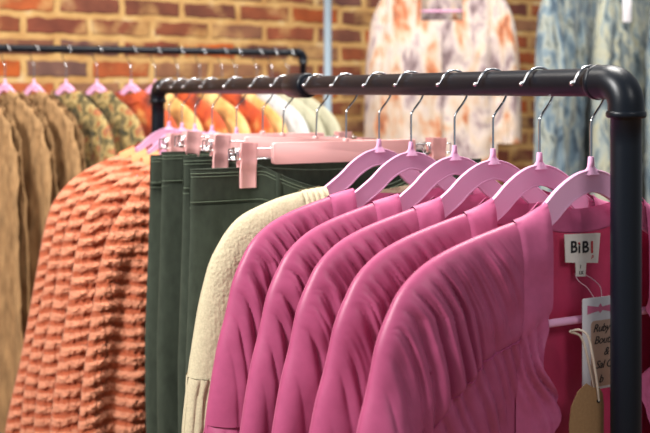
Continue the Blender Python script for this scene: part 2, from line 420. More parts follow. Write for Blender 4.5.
def brick_material():
    m, nt, b = new_mat('old_brick')
    v = coords(nt)
    mp = v.node
    q = wall_pt(30); zl = EYE + (91 - 13.5) / F * q[1]
    q9 = wall_pt(90); xl = np.linalg.norm(q9 - np.array(WALL_A))
    mp.inputs['Location'].default_value = (-xl, -zl, 0)
    br = node(nt, 'ShaderNodeTexBrick')
    br.offset = .5; br.squash = 1
    for k, val in {'Scale': 1.0, 'Brick Width': .235, 'Row Height': .075, 'Mortar Size': .0135, 'Mortar Smooth': .3, 'Bias': 0.0}.items():
        br.inputs[k].default_value = val
    br.inputs['Color1'].default_value = (0, 0, 0, 1); br.inputs['Color2'].default_value = (1, 1, 1, 1); br.inputs['Mortar'].default_value = (.5, .5, .5, 1)
    # wobble the coordinates so that edges are uneven
    nz = node(nt, 'ShaderNodeTexNoise'); nz.inputs['Scale'].default_value = 18; nz.inputs['Detail'].default_value = 3
    nt.links.new(v, nz.inputs['Vector'])
    sub = node(nt, 'ShaderNodeVectorMath', operation='SUBTRACT'); sub.inputs[1].default_value = (.5, .5, .5)
    nt.links.new(nz.outputs['Color'], sub.inputs[0])
    scl = node(nt, 'ShaderNodeVectorMath', operation='SCALE'); scl.inputs['Scale'].default_value = .022
    nt.links.new(sub.outputs[0], scl.inputs[0])
    add = node(nt, 'ShaderNodeVectorMath', operation='ADD')
    nt.links.new(v, add.inputs[0]); nt.links.new(scl.outputs[0], add.inputs[1]); nt.links.new(add.outputs[0], br.inputs['Vector'])
    r = ramp(nt, [(.0, lin((96, 60, 50))), (.2, lin((140, 74, 42))), (.36, lin((100, 70, 66))), (.52, lin((178, 88, 34))), (.64, lin((112, 62, 50))), (.8, lin((150, 108, 76))), (.9, lin((104, 76, 72))), (1, lin((190, 94, 30)))])
    nt.links.new(br.outputs['Color'], r.inputs['Fac'])
    # mottling on the bricks
    n2 = node(nt, 'ShaderNodeTexNoise'); n2.inputs['Scale'].default_value = 11; n2.inputs['Detail'].default_value = 5
    nt.links.new(v, n2.inputs['Vector'])
    r2 = ramp(nt, [(.35, (.7, .66, .7, 1)), (.65, (1.2, 1.15, 1.1, 1))])
    nt.links.new(n2.outputs['Fac'], r2.inputs['Fac'])
    mul = node(nt, 'ShaderNodeMix', data_type='RGBA', blend_type='MULTIPLY'); mul.inputs['Factor'].default_value = 1
    nt.links.new(r.outputs['Color'], mul.inputs['A']); nt.links.new(r2.outputs['Color'], mul.inputs['B'])
    # mortar smeared over brick faces
    n3 = node(nt, 'ShaderNodeTexNoise'); n3.inputs['Scale'].default_value = 7; n3.inputs['Detail'].default_value = 4
    nt.links.new(v, n3.inputs['Vector'])
    r3 = ramp(nt, [(.52, (0, 0, 0, 1)), (.66, (.8, .8, .8, 1))])
    nt.links.new(n3.outputs['Fac'], r3.inputs['Fac'])
    mx = node(nt, 'ShaderNodeMath', operation='MAXIMUM')
    nt.links.new(br.outputs['Fac'], mx.inputs[0]); nt.links.new(r3.outputs['Color'], mx.inputs[1])
    rm = ramp(nt, [(.3, lin((176, 128, 74))), (.6, lin((204, 164, 104))), (.75, lin((214, 190, 150)))])
    nt.links.new(n2.outputs['Fac'], rm.inputs['Fac'])
    mix = node(nt, 'ShaderNodeMix', data_type='RGBA'); 
    nt.links.new(mx.outputs[0], mix.inputs['Factor']); nt.links.new(mul.outputs['Result'], mix.inputs['A']); nt.links.new(rm.outputs['Color'], mix.inputs['B'])
    nt.links.new(mix.outputs['Result'], b.inputs['Base Color'])
    b.inputs['Roughness'].default_value = .92
    bp = node(nt, 'ShaderNodeBump'); bp.inputs['Strength'].default_value = .8; bp.inputs['Distance'].default_value = .01
    inv = node(nt, 'ShaderNodeMath', operation='MULTIPLY_ADD'); inv.inputs[1].default_value = -1; inv.inputs[2].default_value = 1
    nt.links.new(br.outputs['Fac'], inv.inputs[0]); nt.links.new(inv.outputs[0], bp.inputs['Height']); nt.links.new(bp.outputs['Normal'], b.inputs['Normal'])
    return m

def wood_floor():
    m, nt, b = new_mat('board_floor')
    v = coords(nt)
    br = node(nt, 'ShaderNodeTexBrick'); br.offset = .37
    for k, val in {'Scale': 1.0, 'Brick Width': 1.6, 'Row Height': .12, 'Mortar Size': .002, 'Bias': 0.0}.items(): br.inputs[k].default_value = val
    br.inputs['Color1'].default_value = lin((120, 88, 60)); br.inputs['Color2'].default_value = lin((150, 112, 78)); br.inputs['Mortar'].default_value = lin((50, 36, 26))
    nt.links.new(v, br.inputs['Vector']); nt.links.new(br.outputs['Color'], b.inputs['Base Color']); b.inputs['Roughness'].default_value = .45
    return m

wl, wh = 9.0, 3.4
mb = MB(); mb.raw([(-3, 0, 0), (wl - 3, 0, 0), (wl - 3, wh, 0), (-3, wh, 0), (-3, 0, -.2), (wl - 3, 0, -.2), (wl - 3, wh, -.2), (-3, wh, -.2)],
              [(0, 1, 2, 3), (7, 6, 5, 4), (0, 4, 5, 1), (1, 5, 6, 2), (2, 6, 7, 3), (3, 7, 4, 0)])
w = mb.build('wall_back', brick_material(), smooth=False)
w.location = (WALL_A[0], WALL_A[1], 0); w.rotation_euler = (math.pi / 2, 0, wall_rz); struct(w)
mb = MB(); mb.box((0, 2.5, -.05), (12, 12, .1)); struct(mb.build('floor', wood_floor(), smooth=False))

# ------------------------------------------------------------------ front rack
P0 = np.array([.3254, 1.092]); RD = np.array([-.4625, .8866]); RLEN = 1.6016; RZ = math.atan2(.4625, .8866)
RH = EYE + ZO
def rail_at(s): return (P0[0] + RD[0] * s, P0[1] + RD[1] * s, RH)
R_P = .0160

def rounded_tube(mb, p0, p1, r, rb, n=32):
    """short collar with softened rims along p0-p1"""
    p0 = np.array(p0, float); p1 = np.array(p1, float); L = np.linalg.norm(p1 - p0); a = (p1 - p0) / L
    ks = [0, 0, rb * .3, rb, L - rb, L - rb * .3, L, L]; rs = [r - rb * 1.6, r - rb, r - rb * .3, r, r, r - rb * .3, r - rb, r - rb * 1.6]
    ks[0] = 1e-5; ks[-1] = L - 1e-5
    ks = sorted(ks)
    mb.tube([p0 + a * k for k in ks], rs, n=n)

# rack local frame: y along rail, origin on the floor below the near post axis
rack = thing('garment_rack', 'black pipe garment rack in front holding pink blouses and green trousers', 'clothes rack', (P0[0], P0[1], 0), RZ)
mb = MB(); mb.tube([(0, y, RH) for y in np.linspace(.02, RLEN - .02, 40)], R_P, n=40); mb.build('rail', M['black_pipe'], rack)
for yy in (0, RLEN):
    mb = MB(); mb.tube([(0, yy, z) for z in np.linspace(.06, RH - .02, 30)], .0165, n=40); mb.build('post', M['black_pipe'], rack)
    sg = 1 if yy == 0 else -1
    mb = MB()
    th = np.linspace(0, math.pi / 2, 14); rb = .026
    path = [(0, yy + sg * .046, RH)] + [(0, yy + sg * (rb - rb * math.sin(a)), RH - (rb - rb * math.cos(a))) for a in th] + [(0, yy, RH - .032)]
    mb.tube(path, .0192, n=40)
    rounded_tube(mb, (0, yy, RH - .031), (0, yy, RH - .039), .0213, .0025)
    rounded_tube(mb, (0, yy + sg * .040, RH), (0, yy + sg * .048, RH), .0200, .002)
    sharp(mb.build('elbow', M['black_pipe'], rack), 50)
    mb = MB(); mb.tube([(0, yy, .02), (0, yy, .06), (0, yy, .075)], [.022, .022, .018], n=32)
    mb.tube([(0, yy, .0), (0, yy, .003), (0, yy, .02), (0, yy, .022)], [.044, .046, .046, .043], n=40)
    mb.build('foot_flange', M['black_pipe'], rack)
mb = MB(); rounded_tube(mb, (0, .765, RH), (0, .835, RH), .0222, .004); sharp(mb.build('coupling', M['black_pipe'], rack), 50)

# ------------------------------------------------------------------ hangers
HOOK = [(0, -.088), (0, -.075), (0, -.060), (0, -.050), (.0006, -.0435), (.0045, -.0375), (.011, -.030), (.0175, -.022), (.0212, -.014), (.0222, -.005),
        (.0205, .0045), (.0155, .0125), (.0085, .0172), (.0, .0184), (-.0085, .0172), (-.016, .0125), (-.0212, .006), (-.0245, .0005), (-.0268, -.002), (-.0282, -.0015)]
def resample(pts, n):
    p = np.asarray(pts, float); k = np.concatenate([[0], np.cumsum(np.linalg.norm(np.diff(p, axis=0), axis=1))])
    x = np.linspace(0, k[-1], n)
    return np.stack([smooth_interp(x, k, p[:, i]) for i in range(p.shape[1])], -1)

def hook_mesh():
    mb = MB()
    p = resample(HOOK, 60)
    mb.tube([(a, 0, b) for a, b in p], .0015, n=10)
    mb.sphere((p[-1][0], 0, p[-1][1]), .0027, 6)
    return mb

ARM = [(0, .1010), (.012, .1030), (.026, .1085), (.044, .1200), (.058, .1325), (.074, .1440), (.094, .1565), (.125, .1695), (.160, .1825), (.192, .1970), (.208, .2130), (.2125, .2310), (.202, .2520)]
ARM_SMALL = [(0, .0960), (.012, .0985), (.030, .1080), (.060, .1270), (.090, .1520), (.120, .1780), (.145, .2020), (.156, .2180), (.1570, .2320), (.150, .2460)]
# ARM is the middle line of the arm, measured down from the eye line
SEC = [(-1, -.7), (-.96, -1), (-.85, -1), (-.80, -.80), (0, -.76), (.80, -.80), (.85, -1), (.96, -1), (1, -.7), (1, .7), (.96, 1), (.85, 1), (.80, .80), (0, .76), (-.80, .80), (-.85, 1), (-.96, 1), (-1, .7)]
def velvet_hanger(label, loc, rz, group, arm=ARM, wide=1.0):
    t = thing('clothes_hanger', label, 'hanger', loc, rz, group)
    hook_mesh().build('hook', M['chrome'], t)
    half = resample(arm, 50)
    full = np.concatenate([np.stack([-half[::-1, 0], half[::-1, 1]], -1)[:-1], half])
    path = np.stack([full[:, 0], 0 * full[:, 0], -(full[:, 1] + ZO)], -1)
    hh = np.interp(np.abs(full[:, 0]), [0, .02, .06, .12, .19, .21, .22], np.array([.0130, .0130, .0128, .0115, .010, .0085, .007]) * wide)
    hh = np.where((full[:, 1] > .20), .0065, hh)
    sec = np.array([[(a * h, b * .0030) for a, b in SEC] for h in hh])
    mb = MB(); mb.sweep(path, sec, (0, 1, 0))
    mb.tube([(0, 0, -z) for z in (.0836, .0838, .0850, .0910, .0950, .0990, .1040)], [.0022, .0030, .0034, .0038, .0050, .0085, .0120], n=20)
    mb.v[-1][:, 1] *= np.where(mb.v[-1][:, 2] < -.093, .5, 1.0)
    sharp(mb.build('arm_frame', M['orchid'], t), 35)
    mb = MB()
    e = half[-1]
    mb.tube([(x, 0, -(e[1] + .004 + ZO)) for x in np.linspace(-e[0] - .002, e[0] + .002, 30)], [.0045] * 30, n=12)
    mb.build('trouser_bar', M['orchid'], t)
    return t

def rbox(mb, c, s, r, n=5):
    """box rounded in the xz outline and softened along y"""
    x, z = s[0] / 2 - r, s[2] / 2 - r
    o = []
    for cx, cz, a0 in ((x, z, 0), (-x, z, 90), (-x, -z, 180), (x, -z, 270)):
        for k in range(n):
            a = math.radians(a0 + 90 * k / (n - 1)); o.append((c[0] + cx + r * math.cos(a), c[2] + cz + r * math.sin(a)))
    k0 = len(mb.v); mb.plate(o, s[1], min(r * .5, s[1] * .3)); mb.v[-1] = mb.v[-1] + np.array([0, c[1], 0])

CLIP_T = .176
def clip_hanger(label, loc, rz, group, clip_t=CLIP_T):
    t = thing('clip_hanger', label, 'hanger', loc, rz, group)
    hook_mesh().build('hook', M['chrome'], t)
    mb = MB(); rbox(mb, (0, 0, -(.0985 + ZO)), (.264, .011, .034), .004); rounded_tube(mb, (0, 0, -.0865), (0, 0, -.095), .0055, .001, n=16)
    sharp(mb.build('bar', M['salmon'], t), 40)
    for sg in (-1, 1):
        mb = MB()
        for dz in (.090, .106):
            mb.tube([(sg * x, 0, -(dz + ZO)) for x in np.linspace(.12, .206, 8)], .0011, n=8)
        mb.tube([(sg * .206, 0, -(z + ZO)) for z in np.linspace(.0895, .1065, 6)], .0011, n=8)
        mb.build('wire', M['chrome'], t)
        for_ = MB()
        # two jaws, front and back, leaning together at the lower end
        for s2 in (-1, 1):
            z = np.linspace(0, 1, 16)
            yy = s2 * (.0105 - .0045 * ss(.0, .6, z) + .0022 * np.exp(-((z - .45) / .12) ** 2))
            hw = .0148 - .0012 * ss(.1, .5, z) + .0006 * z
            P = []
            for zz, y_, h in zip(z, yy, hw):
                P.append([(sg * clip_t + a * h, y_ + s2 * b * .0019, -(.080 + .070 * zz + ZO)) for a, b in ((-1, -.6), (-.93, 1), (-.75, 1.15), (-.62, .5), (0, .35), (.62, .5), (.75, 1.15), (.93, 1), (1, -.6), (.9, -1), (-.9, -1))])
            P = np.array(P)
            k0 = for_.n; for_.grid(P, wrap_v=True, flip=(s2 < 0))
            n = P.shape[1]
            for_.f.append(tuple(k0 + i for i in range(n))); for_.f.append(tuple(k0 + 15 * n + i for i in range(n)))
        c = sharp(for_.build('clip', M['salmon'], t), 40)
        sp = MB()
        th = np.linspace(-.15 * math.pi, 1.15 * math.pi, 24)
        for dx in (-.0215, -.0195, -.0175):
            sp.tube([(sg * clip_t + dx, .0105 * math.cos(a), -(.098 + ZO) + .0105 * math.sin(a)) for a in np.linspace(0, 2 * math.pi, 26)], .0008, n=6)
        sp.build('spring', M['chrome'], c)
    return t

def s_of(px):
    k = (px - 325) / F
    return (P0[0] - k * P0[1]) / (k * RD[1] - RD[0])

G_H = 'hangers on the front rack'
def hl(px): return rail_at(s_of(px))

HP = {'pink5': 591, 'pink4': 539.5, 'pink3': 493, 'pink2': 454.5, 'pink1': 411, 'cream': 379, 'tr4': 346, 'tr3': 318, 'tr2': 285, 'tr1': 263, 'pe5': 236.5, 'pe4': 212, 'pe3': 195, 'pe2': 182, 'pe1': 169}
VH = [('pink5', 'orchid pink velvet hanger inside the frontmost blouse beside the black elbow', 0.0),
      ('pink4', 'orchid pink hanger of the second pink blouse from the near post', 1.0),
      ('pink3', 'orchid pink hanger of the third pink blouse from the near post', -1.0),
      ('pink2', 'orchid pink hanger of the fourth pink blouse, second one in front of the cream sweater', .5),
      ('pink1', 'orchid pink hanger of the rearmost pink blouse, just in front of the cream sweater', 0.0),
      ('cream', 'orchid pink hanger holding the cream knit sweater', .5),
      ('pe5', 'pink hanger of the frontmost peach fuzzy jacket, behind the green trousers', 0),
      ('pe4', 'pink hanger of the second peach fuzzy jacket behind the trousers', 2),
      ('pe3', 'pink hanger of the middle peach fuzzy jacket', -2),
      ('pe2', 'pink hanger second from the far black post of the front rack', 2),
      ('pe1', 'pink hanger closest to the far black post of the front rack', 0)]
h0 = None
for k, lab, dz in VH:
    if h0 is None: h0 = velvet_hanger(lab, hl(HP[k]), RZ, G_H)
    else: dup(h0, hl(HP[k]), RZ + math.radians(dz), lab, G_H)
c0 = None
for k, lab in (('tr4', 'salmon clip hanger holding the frontmost green trousers'), ('tr3', 'salmon clip hanger of the second green trousers from the sweater'),
               ('tr2', 'salmon clip hanger of the third green trousers from the sweater'), ('tr1', 'salmon clip hanger of the rearmost green trousers, next to the peach jackets')):
    if c0 is None: c0 = clip_hanger(lab, hl(HP[k]), RZ, 'clip hangers on the front rack')
    else:
        q = dup(c0, hl(HP[k]), RZ, lab, 'clip hangers on the front rack')
        q.rotation_euler = (0, math.radians({'tr3': 2.6, 'tr2': 3.0}.get(k, .5)), RZ)

# ------------------------------------------------------------------ text
def text(name, s, size, mat, parent, loc, rot=(math.pi / 2, 0, 0), shear=0, align='LEFT', depth=.00015, spacing=1.0, bold=0):
    cu = bpy.data.curves.new(name, 'FONT'); cu.body = s; cu.size = size; cu.shear = shear; cu.align_x = align; cu.extrude = depth
    cu.space_character = spacing; cu.offset = bold; cu.resolution_u = 3
    cu.materials.append(mat)
    tmp = bpy.data.objects.new(name, cu); COL.objects.link(tmp)
    me = bpy.data.meshes.new_from_object(tmp.evaluated_get(bpy.context.evaluated_depsgraph_get()))
    bpy.data.objects.remove(tmp); bpy.data.curves.remove(cu)
    if not me.materials: me.materials.append(mat)
    o = bpy.data.objects.new(name, me); COL.objects.link(o); o.parent = parent; o.location = loc; o.rotation_euler = rot
    return o

# ------------------------------------------------------------------ pink blouses
PR = [(.040, .108), (.062, .1175), (.075, .1265), (.094, .1365), (.13, .146), (.167, .156), (.195, .1650), (.22, .176), (.243, .192), (.257, .207), (.270, .230)]
PO = [(.26, .2815), (.298, .291), (.339, .3025), (.45, .321), (.60, .335)]
SEAM = [(.060, .236), (.095, .2555), (.13, .272), (.155, .283), (.175, .298), (.195, .320), (.207, .345), (.217, .385)]

def blouse(key, label, neck, seed, rz=0.0, rich=False):
    px = HP[key]
    t = thing('blouse', label, 'blouse', hl(px), RZ + math.radians(rz), 'pink blouses on the front rack')
    bw = .036 if not rich else .040
    def ruff(at, b, d, D, sd): return 0
    g = Garment([(p, q) for p, q in PR], PO, .72, neck, seed=seed, seam=SEAM, t_arm=.217, armpit=.34, crease=.012, T=(.017, .029), fold=.0125, period=.0145, lean=.075, broad=.009, gather=.0135, close=.36,
                fold_in=.10, fold_mid=.175)
    tb = neck + bw
    CUFF = .437
    def yk(x): return float(g.b_seam(np.array(x)))
    for sgn in (-1, 1):
        mb = MB()
        nu = 90 if sgn < 0 else 50
        put(mb, g.patch(tb, .217, 0, yk, -1, nu, 70, sgn), -1, sgn)
        put(mb, g.patch(.217, g.W, 0, lambda x: CUFF - float(g.ridge(np.array(x))), -1, 60, 110, sgn, tpw=2.0), -1, sgn)
        put(mb, g.patch(.217, g.W, 0, lambda x: CUFF - float(g.ridge(np.array(x))), 1, 40, 60, sgn, tpw=2.0), 1, sgn)
        sl = mb.build('sleeve', M['pink'], t, weld=3e-5)
        mb = MB()
        def fl(at, b, d, D, sd): return .010 * (pleat(at / .011, sd + 80, .8) - .4) * ss(CUFF - .002, CUFF + .03, d) - .004 * np.exp(-((d - CUFF) / .006) ** 2)
        for side in (-1, 1):
            put(mb, g.patch(.217, g.W, lambda x: CUFF - float(g.ridge(np.array(x))), lambda x: CUFF + .11 - float(g.ridge(np.array(x))), side, 70, 30, sgn, pw=1.0, tpw=1.6, extra=fl), side, sgn)
        mb.build('ruffle', M['pink'], sl)
    mb = MB()
    for sgn in (-1, 1):
        put(mb, g.patch(tb, .217, yk, lambda x: g.hem - float(g.ridge(np.array(x))), -1, 90 if sgn < 0 else 50, 70, sgn, pw=1.2), -1, sgn)
        put(mb, g.patch(0, .217, lambda x: 0.0, lambda x: g.hem - float(g.ridge(np.array(max(x, neck)))), 1, 70, 60, sgn, pw=1.5), 1, sgn)
    mb.build('body', M['pink'], t, weld=3e-5)
    mb = MB()
    for sgn in (-1, 1):
        put(mb, g.patch(0, .200, lambda x: .027 if x < neck else .012, lambda x: g.hem - .03 - float(g.ridge(np.array(max(x, neck)))), 1, 50, 50, sgn, pw=1.3, off=-.0022), -1, sgn)
    mb.build('lining', M['lining'], t)
    # yoke seam as a stitched cord
    for sgn in (-1, 1):
        x = np.linspace(tb, .2165, 60)
        Pp = g.S(x, np.array([yk(v) for v in x]) + .001, -1, off=.0008, seed=0 if sgn < 0 else 31)
        if sgn < 0: Pp[:, 0] *= -1
        mb = MB(); mb.tube(Pp, .0008, n=6); mb.build('seam', M['thread'], t)
    # neckband: front strips over the shoulder, and the back neck
    mb = MB()
    def lip(at, b, d, D, sd):
        k = np.clip((at - neck) / bw, 0, 1)
        e = np.exp(-(k / .12) ** 2) + np.exp(-((1 - k) / .08) ** 2)
        wv = .010 * np.exp(-((d - .295) / .022) ** 2) * (1 - k) - .006 * np.exp(-((d - .335) / .02) ** 2) * (1 - k)
        return -.0016 * e + (wv if rich else 0)
    for sgn in (-1, 1):
        for side, blen in ((-1, .36), (1, .030)):
            P = g.patch(neck, tb, 0, blen, side, 16, 90 if side < 0 else 20, sgn, off=.0018, extra=lip)
            if rich and side < 0:
                d_ = -P[..., 2] - ZO; k = np.linspace(1, 0, 16)[:, None]
                P[..., 0] += sgn * k * (.018 * np.exp(-((d_ - .290) / .028) ** 2) - .014 * np.exp(-((d_ - .340) / .025) ** 2))
            put(mb, P, side, sgn)
        # inside face of the back neck band
        put(mb, g.patch(0, neck, 0, .026, 1, 14, 12, sgn, off=-.0016, pw=1.0), -1, sgn)
        put(mb, g.patch(0, neck, 0, .026, 1, 14, 12, sgn, off=.0016, pw=1.0), 1, sgn)
    mb.build('neckband', M['pink_band'], t)
    return t, g

BL = [('pink1', 'rearmost of the five pink blouses, its shoulder against the cream sweater', .100, 3, 0),
      ('pink2', 'pink blouse second in front of the cream sweater, only its left shoulder and sleeve showing', .094, 11, 0),
      ('pink3', 'middle one of the five pink gathered blouses', .086, 23, 0),
      ('pink4', 'pink blouse directly behind the frontmost one with the tags', .075, 37, 0),
      ('pink5', 'frontmost pink blouse with gathered yoke, white woven label and tags at its open neck', .070, 52, 0)]
for k, lab, nk, sd, rz in BL:
    bt, bg_ = blouse(k, lab, nk, sd, rz, rich=(k == 'pink5'))
front, fg = bt, bg_

# brand label sewn at the back neck of the front blouse: local position from the photograph
def loc_of(key, px, py):
    """local (x, z) in the hanger plane y=0 for a pixel"""
    s = s_of(HP[key]); k = (px - 325) / F
    X = P0[0] + s * RD[0]; Y = P0[1] + s * RD[1]
    u = (-.8866, -.4625)
    t = (k * Y - X) / (u[0] - k * u[1]); Z = Y + t * u[1]
    return -t, -((py - 91) / F * Z + ZO)
def on_plane(key, px, py, y):
    """local (x,y,z) where the pixel's ray meets local plane y"""
    loc = np.array(hl(HP[key])[:2]); xr = np.array([.8866, .4625]); yr = np.array([-.4625, .8866])
    k = (px - 325) / F
    A = loc + yr * y
    # A + xr*a = (k*Z, Z)
    a = (k * A[1] - A[0]) / (xr[0] - k * xr[1]); Z = A[1] + xr[1] * a
    return np.array([a, y, EYE - (py - 91) / F * Z - RH])

def quad_patch(corners, n=8, th=.0006, bow=0.0):
    c = [np.array(x, float) for x in corners]   # tl, tr, br, bl
    u = np.linspace(0, 1, n)[:, None, None]; v = np.linspace(0, 1, n)[None, :, None]
    P = (c[0] * (1 - u) + c[1] * u) * (1 - v) + (c[3] * (1 - u) + c[2] * u) * v
    P[..., 1] += bow * np.sin(np.pi * u[..., 0]) 
    return P
yl = .006
cs = [on_plane('pink5', *p, yl) for p in ((564.5, 234.5), (600.5, 233), (598, 263), (565.5, 262.5))]
mb = MB(); P = quad_patch(cs); mb.grid(P, flip=True); Q = P.copy(); Q[..., 1] += .0008; mb.grid(Q)
bl = mb.build('brand_label', M['label'], front); bl['label'] = 'white woven neck label'
cl = [on_plane('pink5', *p, yl - .0012) for p in ((575.5, 262.5), (586.5, 262.5), (585.5, 276.5), (576, 276.5))]
mb = MB(); P = quad_patch(cl); mb.grid(P, flip=True); Q = P.copy(); Q[..., 1] += .0008; mb.grid(Q); sl_ = mb.build('size_label', M['label'], bl)
a = on_plane('pink5', 570.2, 253.5, yl - .0006)
for ch, px_, mt in (('B', 570.4, 'ink'), ('i', 578.3, 'ink'), ('B', 582.0, 'ink'), ('I', 590.5, 'red_ink')):
    a = on_plane('pink5', px_, 252.8, yl - .0006)
    text('lettering', ch, .0185 if ch != 'i' else .0165, M[mt], bl, tuple(a), bold=.0004)
a = on_plane('pink5', 578.5, 246.5, yl - .0006)
mb = MB(); mb.sphere((a[0] + .0010, a[1], a[2] + .0035), .0012, 6); mb.build('dot', M['red_ink'], bl)
a = on_plane('pink5', 591.5, 257.8, yl - .0006); text('lettering', 'p', .006, M['red_ink'], bl, tuple(a), shear=.3)
a = on_plane('pink5', 579.7, 268.5, yl - .002); text('lettering', '1', .0060, M['ink'], bl, tuple(a))
a = on_plane('pink5', 578.6, 274.8, yl - .002); text('lettering', '1X', .0060, M['ink'], bl, tuple(a))

# ------------------------------------------------------------------ tags on the front blouse
def on_world(key, px, py, y):
    l = on_plane(key, px, py, y); loc = hl(HP[key]); c, s_ = math.cos(RZ), math.sin(RZ)
    return np.array([loc[0] + c * l[0] - s_ * l[1], loc[1] + s_ * l[0] + c * l[1], loc[2] + l[2]])
o = on_world('pink5', 598, 297, -.012)
card = thing('hang_tag', 'white card hang tag with script lettering hanging in the open neck of the front blouse', 'tag', tuple(o), RZ)
W_, H_ = .054, .1030
mb = MB(); rbox(mb, (.004, 0, -H_ / 2), (W_, .0007, H_), .002); sharp(mb.build('card', M['white_card'], card), 40)
mb = MB(); rbox(mb, (.0085, -.0006, -.063), (.0385, .0005, .074), .005); sharp(mb.build('printed_panel', M['kraft_print'], card), 40)
mb = MB(); mb.raw([(-.016, -.0006, -.008), (.000, -.0006, -.011), (.003, -.0006, -.007), (.006, -.0006, -.011), (.024, -.0006, -.009), (.024, -.0006, -.019), (.006, -.0006, -.015), (.003, -.0006, -.018), (.000, -.0006, -.0155), (-.016, -.0006, -.018)],
                 [(9, 8, 7, 6, 5, 4, 3, 2, 1, 0)]); mb.build('printed_bow', plain('pink_print', (214, 110, 150), rough=.6), card, smooth=False)
for s_, xx, zz in (('Ruby Bee', -.0085, -.0385), ('Boutique', -.0072, -.0520), ('&', .007, -.0655), ('Sal Co', -.005, -.0795), ('b', .000, -.0955)):
    text('lettering', s_, .0125, M['ink'], card, (xx, -.0012, zz), shear=.35, spacing=.92)
mb = MB()
top = on_plane('pink5', 583, 282, .0) - on_plane('pink5', 598, 297, -.012)
pts = resample([(-.004, 0, -.003), (-.010, .006, .010), (-.018, .012, .018), (-.012, .024, .024), (.004, .022, .020), (.010, .008, .010), (.006, -.0, -.003)], 40)
mb.tube(pts, .0006, n=6); mb.build('fastener', M['clear'], card)

o = on_world('pink5', 596.5, 398, -.030)
kt = thing('hang_tag', 'brown kraft paper hang tag on a cord at the front blouse, beside the near post', 'tag', tuple(o), RZ + .1)
ol = [(-.0055, .0125), (.0045, .0105), (.0095, .004), (.0115, -.010), (.0110, -.060), (.008, -.067), (-.036, -.067), (-.0415, -.060), (-.0425, -.020), (-.039, -.002), (-.029, .012), (-.016, .0185)]
mb = MB(); mb.plate(ol, .0009); sharp(mb.build('card', M['kraft'], kt, smooth=True), 30)
mb = MB()
tp = resample([(.002, -.0012, -.003), (-.003, -.003, .020), (-.011, -.004, .050), (-.017, -.002, .072), (-.024, .004, .077), (-.029, .012, .074)], 40)
mb.tube(tp, .0013, n=8)
tp = resample([(.002, .0012, -.003), (-.004, .003, .022), (-.014, .002, .052), (-.020, .006, .070), (-.029, .012, .074)], 40)
mb.tube(tp, .0013, n=8); mb.build('cord', M['cord'], kt)
mb = MB(); mb.tube([(.002, -.0018, -.003), (.002, .0018, -.003)], .0022, n=12); mb.build('eyelet', M['ink'], kt)

# ------------------------------------------------------------------ cream sweater
def knit(at, t, b, d, D, sd, side):
    return .0004 * np.abs(np.sin(np.pi * t / .006)) * ss(.004, .02, D) + .0005 * vnoise2(t / .0025, d / .003, sd)
g = Garment([(.07, .139), (.099, .144), (.136, .149), (.17, .156), (.2, .166), (.225, .1765), (.24, .187), (.256, .205), (.270, .227)],
            [(.255, .281), (.294, .292), (.345, .301), (.404, .310), (.477, .318), (.6, .322)], .66, .098, seed=71, T=(.020, .034), R=.05, t_arm=.21, armpit=.33,
            crease=.012, fold=.002, period=.05, broad=.004, rib=knit, close=0)
sw = thing('sweater', 'cream knit sweater between the pink blouses and the green trousers', 'sweater', hl(HP['cream']), RZ)
for sgn in (-1, 1):
    CUF = .40
    mb = MB()
    for side in (-1, 1):
        put(mb, g.patch(.21, g.W, 0, lambda x: CUF - float(g.ridge(np.array(x))), side, 60, 130, sgn, tpw=2.0), side, sgn)
    sl = mb.build('sleeve', M['cream'], sw, weld=3e-5)
    def cuffr(at, b, d, D, sd): return .003 * np.abs(np.sin(np.pi * at / .0075)) - .004 + .006 * np.exp(-((d - CUF) / .02) ** 2)
    mb = MB()
    for side in (-1, 1):
        put(mb, g.patch(.214, g.W, lambda x: CUF - float(g.ridge(np.array(x))), lambda x: CUF + .09 - float(g.ridge(np.array(x))), side, 80, 30, sgn, pw=1, tpw=1.5, extra=cuffr), side, sgn)
    mb.build('cuff', M['cream'], sl)
mb = MB()
for sgn in (-1, 1):
    for side in (-1, 1):
        put(mb, g.patch(.125 if side < 0 else 0, .21, 0, lambda x: g.hem - float(g.ridge(np.array(max(x, .098)))), side, 60, 90, sgn), side, sgn)
    put(mb, g.patch(0.0, .125, .07, lambda x: g.hem - float(g.ridge(np.array(max(x, .098)))), -1, 40, 50, sgn), -1, sgn)
mb.build('body', M['cream'], sw, weld=3e-5)
mb = MB()
def cr(at, b, d, D, sd): return .0035 * np.abs(np.sin(np.pi * at / .0085)) + .001
for sgn in (-1, 1):
    put(mb, g.patch(.098, .135, 0, .05, -1, 40, 24, sgn, off=.002, extra=cr), -1, sgn)
    put(mb, g.patch(.098, .135, 0, .03, 1, 40, 16, sgn, off=.002, extra=cr), 1, sgn)
    put(mb, g.patch(0, .098, 0, .03, 1, 40, 16, sgn, off=.002, extra=cr), 1, sgn)
mb.build('collar', M['cream'], sw)

